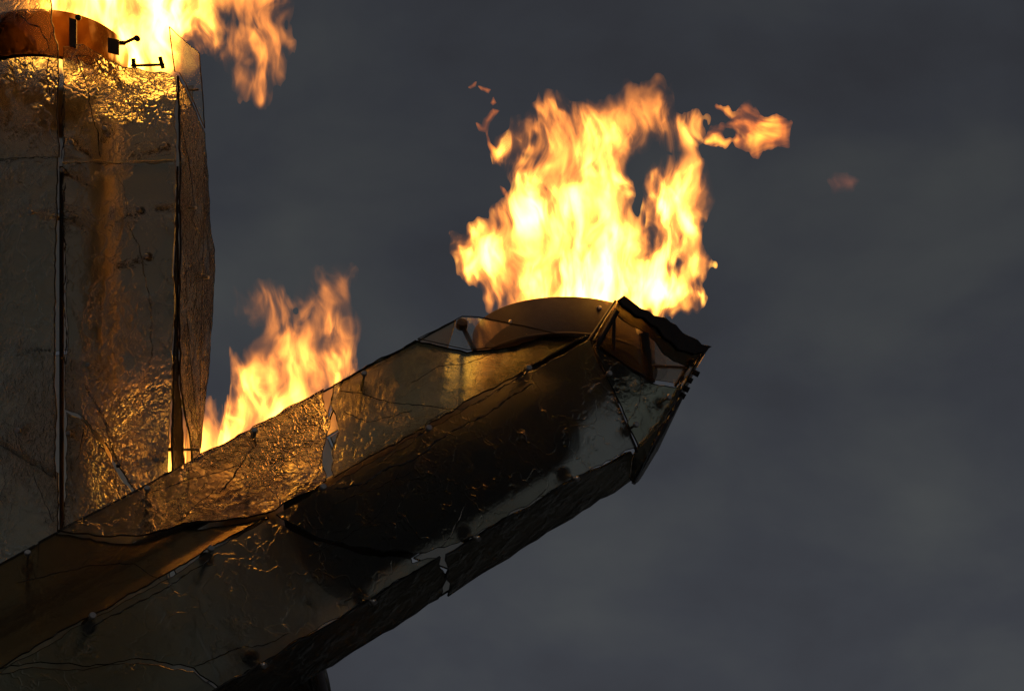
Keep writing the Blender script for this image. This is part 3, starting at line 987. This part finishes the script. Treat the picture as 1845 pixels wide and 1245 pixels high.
def fire_mat(name, strength, z_hot, z_cool, lo=0.40, hi=0.68, stretch=(8.0, 2.6, 2.5), fine=1.0, floor=0.08, tilt=0.0, color=(1.0, 0.315, 0.040), xcool=None):
    """Glowing gas: emission only, streaked along the rising flow; hotter near the burner."""
    m, nt = new_mat(name)
    out = N(nt, 'ShaderNodeOutputMaterial')
    tcn = N(nt, 'ShaderNodeTexCoord')
    obj = tcn.outputs['Object']
    wn = N(nt, 'ShaderNodeTexNoise', inp={'Scale': 1.9, 'Detail': 1.5})
    L(nt, obj, wn.inputs['Vector'])
    sub = N(nt, 'ShaderNodeVectorMath', operation='SUBTRACT')
    sub.inputs[1].default_value = (0.5, 0.5, 0.5)
    L(nt, wn.outputs['Color'], sub.inputs[0])
    sc = N(nt, 'ShaderNodeVectorMath', operation='MULTIPLY')
    sc.inputs[1].default_value = (0.48, 0.40, 0.40)
    L(nt, sub.outputs[0], sc.inputs[0])
    ad = N(nt, 'ShaderNodeVectorMath', operation='ADD')
    L(nt, obj, ad.inputs[0])
    L(nt, sc.outputs[0], ad.inputs[1])
    mp = N(nt, 'ShaderNodeMapping')
    mp.inputs['Rotation'].default_value = (R(-18), tilt, 0)
    mp.inputs['Scale'].default_value = stretch
    L(nt, ad.outputs[0], mp.inputs[0])
    nz = N(nt, 'ShaderNodeTexNoise', inp={'Scale': 1.0 * fine, 'Detail': 5.0, 'Roughness': 0.57, 'Distortion': 0.5})
    L(nt, mp.outputs[0], nz.inputs['Vector'])
    body = maprange(nt, nz.outputs[0], lo, hi, floor, 1.0)
    # large folds: some pockets burn white, others are nearly out
    fo = N(nt, 'ShaderNodeTexNoise', inp={'Scale': 2.1, 'Detail': 1.5, 'Distortion': 0.6})
    L(nt, ad.outputs[0], fo.inputs['Vector'])
    fold = maprange(nt, fo.outputs[0], 0.36, 0.66, 0.30, 1.7)
    sx = N(nt, 'ShaderNodeSeparateXYZ')
    L(nt, obj, sx.inputs[0])
    fade = maprange(nt, sx.outputs[2], z_hot, z_cool, 1.0, 0.12, smooth=True)
    if xcool:                     # gas that has drifted off sideways burns cooler
        fade = mathn(nt, 'MULTIPLY', fade, maprange(nt, sx.outputs[0], xcool[0], xcool[1], 1.0, xcool[2]))
    st = mathn(nt, 'MULTIPLY', mathn(nt, 'MULTIPLY', mathn(nt, 'MULTIPLY', mathn(nt, 'POWER', body, 1.6), fold), fade), strength)
    em = N(nt, 'ShaderNodeEmission')
    em.inputs['Color'].default_value = (*color, 1)
    hot = maprange(nt, st, strength * 0.10, strength * 1.0, 0.0, 1.0)      # hotter gas is yellower
    hc = N(nt, 'ShaderNodeMix', data_type='RGBA')
    L(nt, hot, hc.inputs[0])
    hc.inputs[6].default_value = (color[0], color[1] * 0.90, color[2] * 0.85, 1)
    hc.inputs[7].default_value = (color[0], color[1] * 1.65, color[2] * 1.7, 1)
    L(nt, hc.outputs[2], em.inputs['Color'])
    L(nt, st, em.inputs['Strength'])
    L(nt, em.outputs[0], out.inputs['Volume'])
    # the flame front itself glows faintly and is otherwise see-through
    e2 = N(nt, 'ShaderNodeEmission')
    e2.inputs['Color'].default_value = (*color, 1)
    L(nt, mathn(nt, 'MULTIPLY', st, 0.006), e2.inputs['Strength'])
    tr = N(nt, 'ShaderNodeBsdfTransparent')
    a = N(nt, 'ShaderNodeAddShader')
    L(nt, tr.outputs[0], a.inputs[0])
    L(nt, e2.outputs[0], a.inputs[1])
    L(nt, a.outputs[0], out.inputs['Surface'])
    return m


def flame(name, label, cat, poly, holes, depth, hmax, Rr, mat, base, vox=0.012, edge=0.055, seed=3, wrap=None, grow=0.016, group=None):
    """A body of burning gas: the silhouette sets the width, rounded and torn in depth."""
    s = depth / F
    P = [((u - 922.5) * s, -(v - 622.5) * s) for u, v in poly]
    H = [[((u - 922.5) * s, -(v - 622.5) * s) for u, v in h] for h in holes]
    xs = [p[0] for p in P]
    ys = [p[1] for p in P]
    pad = 0.08
    gx = np.arange(min(xs) - pad, max(xs) + pad, vox)
    gy = np.arange(min(ys) - pad, max(ys) + pad, vox)
    X, Y = np.meshgrid(gx, gy, indexing='ij')
    d = poly_sdf(X, Y, P)
    for h in H:
        d = np.minimum(d, -poly_sdf(X, Y, h))
    rs = np.random.RandomState(seed)
    zn = np.linspace(-1.5, 1.5, 27)
    sh = (len(gx), len(gy), len(zn))
    wx, wy = sh[0] * vox, sh[1] * vox

    def n2(lx, ly):
        return value_noise((sh[0], sh[1], 1), (max(2, int(wx / lx)), max(2, int(wy / ly)), 1), rs)[:, :, 0]
    # torn, licking edge: broad folds, tongues and fine hairs
    d = d + grow + edge * (0.45 * n2(0.16, 0.22) + 0.50 * n2(0.07, 0.13) + 0.40 * n2(0.030, 0.10) + 0.22 * n2(0.018, 0.05))
    z0 = n2(0.5, 0.5) * hmax * 0.30
    if wrap:                      # the fire bends away from the camera past this side
        tt = np.clip((X - (wrap[0] - 922.5) * s) / ((wrap[1] - wrap[0]) * s), 0, 1)
        z0 = z0 + wrap[2] * (tt * tt * (3 - 2 * tt))
    q = np.clip(d / Rr, 0, 1)
    # thin, feathered towards the edge and full in the heart
    H2 = hmax * (0.35 * q + 0.65 * q * q * (3 - 2 * q)) * (1 + 0.30 * n2(0.25, 0.4)) + 0.003
    no = value_noise(sh, (max(2, int(wx / 0.10)), max(2, int(wy / 0.20)), 4), rs)
    Fd = np.minimum(1.0 - np.abs(zn)[None, None, :] + 0.38 * no, (d * 14.0)[:, :, None])
    Fd[0], Fd[-1], Fd[:, 0], Fd[:, -1], Fd[:, :, 0], Fd[:, :, -1] = [-0.5] * 6
    V, Q = surface_nets(Fd)
    x = gx[0] + V[:, 0] * vox
    y = gy[0] + V[:, 1] * vox
    ii = np.clip(V[:, 0], 0, sh[0] - 1.001)
    jj = np.clip(V[:, 1], 0, sh[1] - 1.001)
    i0, j0 = ii.astype(int), jj.astype(int)
    fi, fj = ii - i0, jj - j0

    def bil(A):
        return (A[i0, j0] * (1 - fi) + A[i0 + 1, j0] * fi) * (1 - fj) + (A[i0, j0 + 1] * (1 - fi) + A[i0 + 1, j0 + 1] * fi) * fj
    z = bil(z0) + (zn[0] + V[:, 2] * (zn[1] - zn[0])) * bil(H2)
    k = 1.0
    ctr = CAM + FWD * depth
    Pw = (np.outer(x, RIGHT) + np.outer(y, UP) + np.outer(z * k, FWD)) + np.array(ctr) - np.array(base)
    me = bpy.data.meshes.new(name)
    me.vertices.add(len(Pw))
    me.vertices.foreach_set('co', Pw.ravel())
    me.loops.add(len(Q) * 4)
    me.loops.foreach_set('vertex_index', Q.ravel())
    me.polygons.add(len(Q))
    me.polygons.foreach_set('loop_start', np.arange(len(Q)) * 4)
    me.update(calc_edges=True)
    me.validate()
    me.materials.append(mat)
    o = bpy.data.objects.new(name, me)
    COL.objects.link(o)
    o.location = base
    o['label'] = label
    o['category'] = cat
    if group:
        o['group'] = group
    return o


MAIN = [(900, 570), (893, 552), (878, 535), (870, 520), (852, 503), (836, 486), (824, 460), (815, 426), (832, 438), (845, 425), (853, 414), (866, 407), (880, 402), (886, 413),
        (895, 400), (890, 382), (904, 376), (914, 362), (924, 345), (930, 320), (940, 302), (922, 296), (934, 272), (915, 284), (893, 295), (888, 280), (906, 262), (928, 240),
        (934, 222), (952, 210), (968, 205), (962, 193), (985, 174), (1003, 178), (1020, 192), (1040, 200), (1060, 190), (1082, 196), (1108, 184), (1120, 165), (1126, 146), (1140, 160), (1152, 166),
        (1170, 158), (1192, 143), (1206, 158), (1214, 182), (1216, 205), (1234, 214), (1250, 208), (1268, 211), (1262, 232), (1252, 248), (1250, 266), (1262, 288), (1278, 312), (1284, 348), (1274, 388), (1266, 425),
        (1268, 455), (1285, 478), (1268, 480), (1266, 500), (1258, 512), (1272, 535), (1250, 548), (1222, 558), (1193, 573), (1172, 552), (1150, 560), (1100, 590), (1000, 600), (930, 600)]
MH = [[(1128, 298), (1140, 280), (1158, 268), (1178, 250), (1196, 254), (1214, 262), (1232, 266), (1236, 276), (1224, 290), (1204, 296), (1184, 300), (1170, 308), (1163, 330), (1164, 360), (1158, 385), (1149, 396), (1143, 380), (1141, 345), (1130, 322)],
      [(1168, 440), (1178, 420), (1184, 424), (1177, 442)],
      [(1210, 482), (1222, 466), (1226, 472), (1216, 486)],
      [(1152, 545), (1160, 538), (1168, 548), (1164, 562)],
      [(952, 252), (968, 246), (962, 262), (946, 268)], [(938, 280), (960, 275), (968, 286), (948, 292)]]
mb = Vector(BOWL3)
M_FIRE = fire_mat('fire_main', 25.0, 0.30, 2.2, tilt=R(13))
flame('flame', 'largest flame, white-hot over the wide burner ring at the arm tip', 'flame', MAIN, MH, 18.85, 0.50, 0.26, M_FIRE, mb, seed=5, grow=0.042)

SEC = [(235, 890), (215, 850), (240, 800), (262, 740), (300, 700), (322, 745), (345, 725), (358, 755), (374, 745), (396, 728), (414, 718), (421, 690), (412, 650), (415, 632), (424, 640), (431, 655), (441, 632), (455, 616), (468, 600), (452, 594), (440, 582),
       (424, 566), (432, 548), (418, 524), (450, 516), (468, 508), (505, 506), (516, 528), (526, 545), (536, 532), (545, 506), (552, 520), (562, 494), (574, 480), (600, 478), (632, 484), (626, 520), (634, 560),
       (652, 594), (642, 636), (638, 668), (612, 700), (580, 750), (560, 800), (540, 860), (505, 893), (410, 893)]
M_FIRE2 = fire_mat('fire_lower', 29.0, 0.35, 1.45, tilt=R(28))
flame('flame', 'middle flame licking up between the upright column and the long arm', 'flame', SEC, [[(528, 560), (536, 556), (534, 572)]], 18.50, 0.34, 0.24, M_FIRE2, Vector(B2), seed=9, wrap=(430, 356, 1.05), grow=0.03)

TOP = [(20, 90), (60, -60), (120, -140), (300, -170), (470, -120), (528, -60), (520, 10), (512, 45), (526, 78), (516, 118), (500, 150), (468, 186), (440, 172), (424, 150), (408, 118), (386, 98), (362, 92), (345, 78),
       (332, 96), (322, 130), (290, 150), (240, 150), (180, 140), (90, 130)]
M_FIRE1 = fire_mat('fire_top', 30.0, 0.40, 1.6, tilt=R(-42), xcool=(1.05, 1.45, 0.16))
flame('flame', 'uppermost flame bursting from the column top and trailing sideways past its glass point', 'flame', TOP,
      [[(392, 22), (412, 26), (436, 30), (448, 44), (420, 52), (404, 38)], [(436, 116), (452, 112), (462, 122), (446, 128)], [(395, 60), (410, 62), (402, 70)]],
      18.95, 0.40, 0.26, M_FIRE1, Vector(BOWL1), seed=17, grow=0.03)

M_WISP = fire_mat('fire_wisp', 24.0, 5.0, 6.0, lo=0.38, hi=0.66, stretch=(3.0, 5.0, 9.0), floor=0.15, color=(1.0, 0.235, 0.022))
TUFT = [(1278, 250), (1284, 232), (1304, 222), (1318, 218), (1308, 205), (1290, 192), (1312, 196), (1328, 208), (1336, 190), (1350, 182), (1358, 196), (1368, 208), (1388, 212), (1404, 208), (1430, 220), (1424, 240), (1420, 264),
        (1398, 268), (1374, 270), (1366, 282), (1350, 272), (1336, 262), (1318, 256), (1306, 268), (1284, 262), (1262, 254), (1268, 252)]
flame('flame_wisp', 'detached orange flame scrap drifting clear of the main fire', 'flame', TUFT, [[(1296, 240), (1312, 232), (1328, 236), (1326, 248), (1306, 250)]], 18.45, 0.12, 0.10, M_WISP, W(1355, 262, 18.45), vox=0.007, edge=0.035, grow=0.008, seed=21)
M_FAINT = fire_mat('fire_faint', 1.6, 5.0, 6.0, lo=0.40, hi=0.62, stretch=(3.0, 6.0, 7.0), floor=0.3, color=(1.0, 0.22, 0.08))
flame('flame_wisp', 'faint dying flame scrap alone in the sky, farthest from the fire', 'flame', [(1494, 324), (1504, 314), (1520, 312), (1532, 318), (1545, 326), (1536, 342), (1518, 338), (1504, 344)], [], 18.45, 0.06, 0.06, M_FAINT, W(1520, 342, 18.45), vox=0.008, edge=0.03, seed=23)
M_SPARK = fire_mat('fire_spark', 34.0, 5.0, 6.0, lo=0.38, hi=0.6, stretch=(6.0, 6.0, 4.0), floor=0.3, color=(1.0, 0.235, 0.02))
SP = [('thin hooked flame scrap beside the shoulder of the largest flame', [(858, 222), (868, 226), (872, 214), (880, 206), (888, 196), (900, 200), (892, 210), (884, 222), (880, 240), (884, 258), (896, 270), (908, 264), (904, 282), (896, 294), (886, 280), (878, 262), (874, 240), (864, 236)]),
      ('small upright flame spark above the hooked scrap', [(884, 186), (889, 176), (894, 186), (888, 190)]),
      ('slanting flame spark near the top of the stray sparks', [(844, 158), (854, 150), (858, 148), (856, 156), (848, 160)]),
      ('short flat flame spark just right of the slanting one', [(862, 156), (872, 158), (884, 162), (880, 168), (868, 162)]),
      ('faint flame spark by the left flank of the largest flame', [(902, 336), (906, 348), (914, 360), (916, 350), (908, 340)])]
for i, (lb, pl) in enumerate(SP):
    cx = sum(p[0] for p in pl) / len(pl)
    flame('flame_spark', lb, 'spark', pl, [], 18.45, 0.04 if i else 0.05, 0.03, M_SPARK, W(cx, max(p[1] for p in pl), 18.45), vox=0.004, edge=0.010, grow=0.002, seed=31 + i, group='stray sparks beside the largest flame')
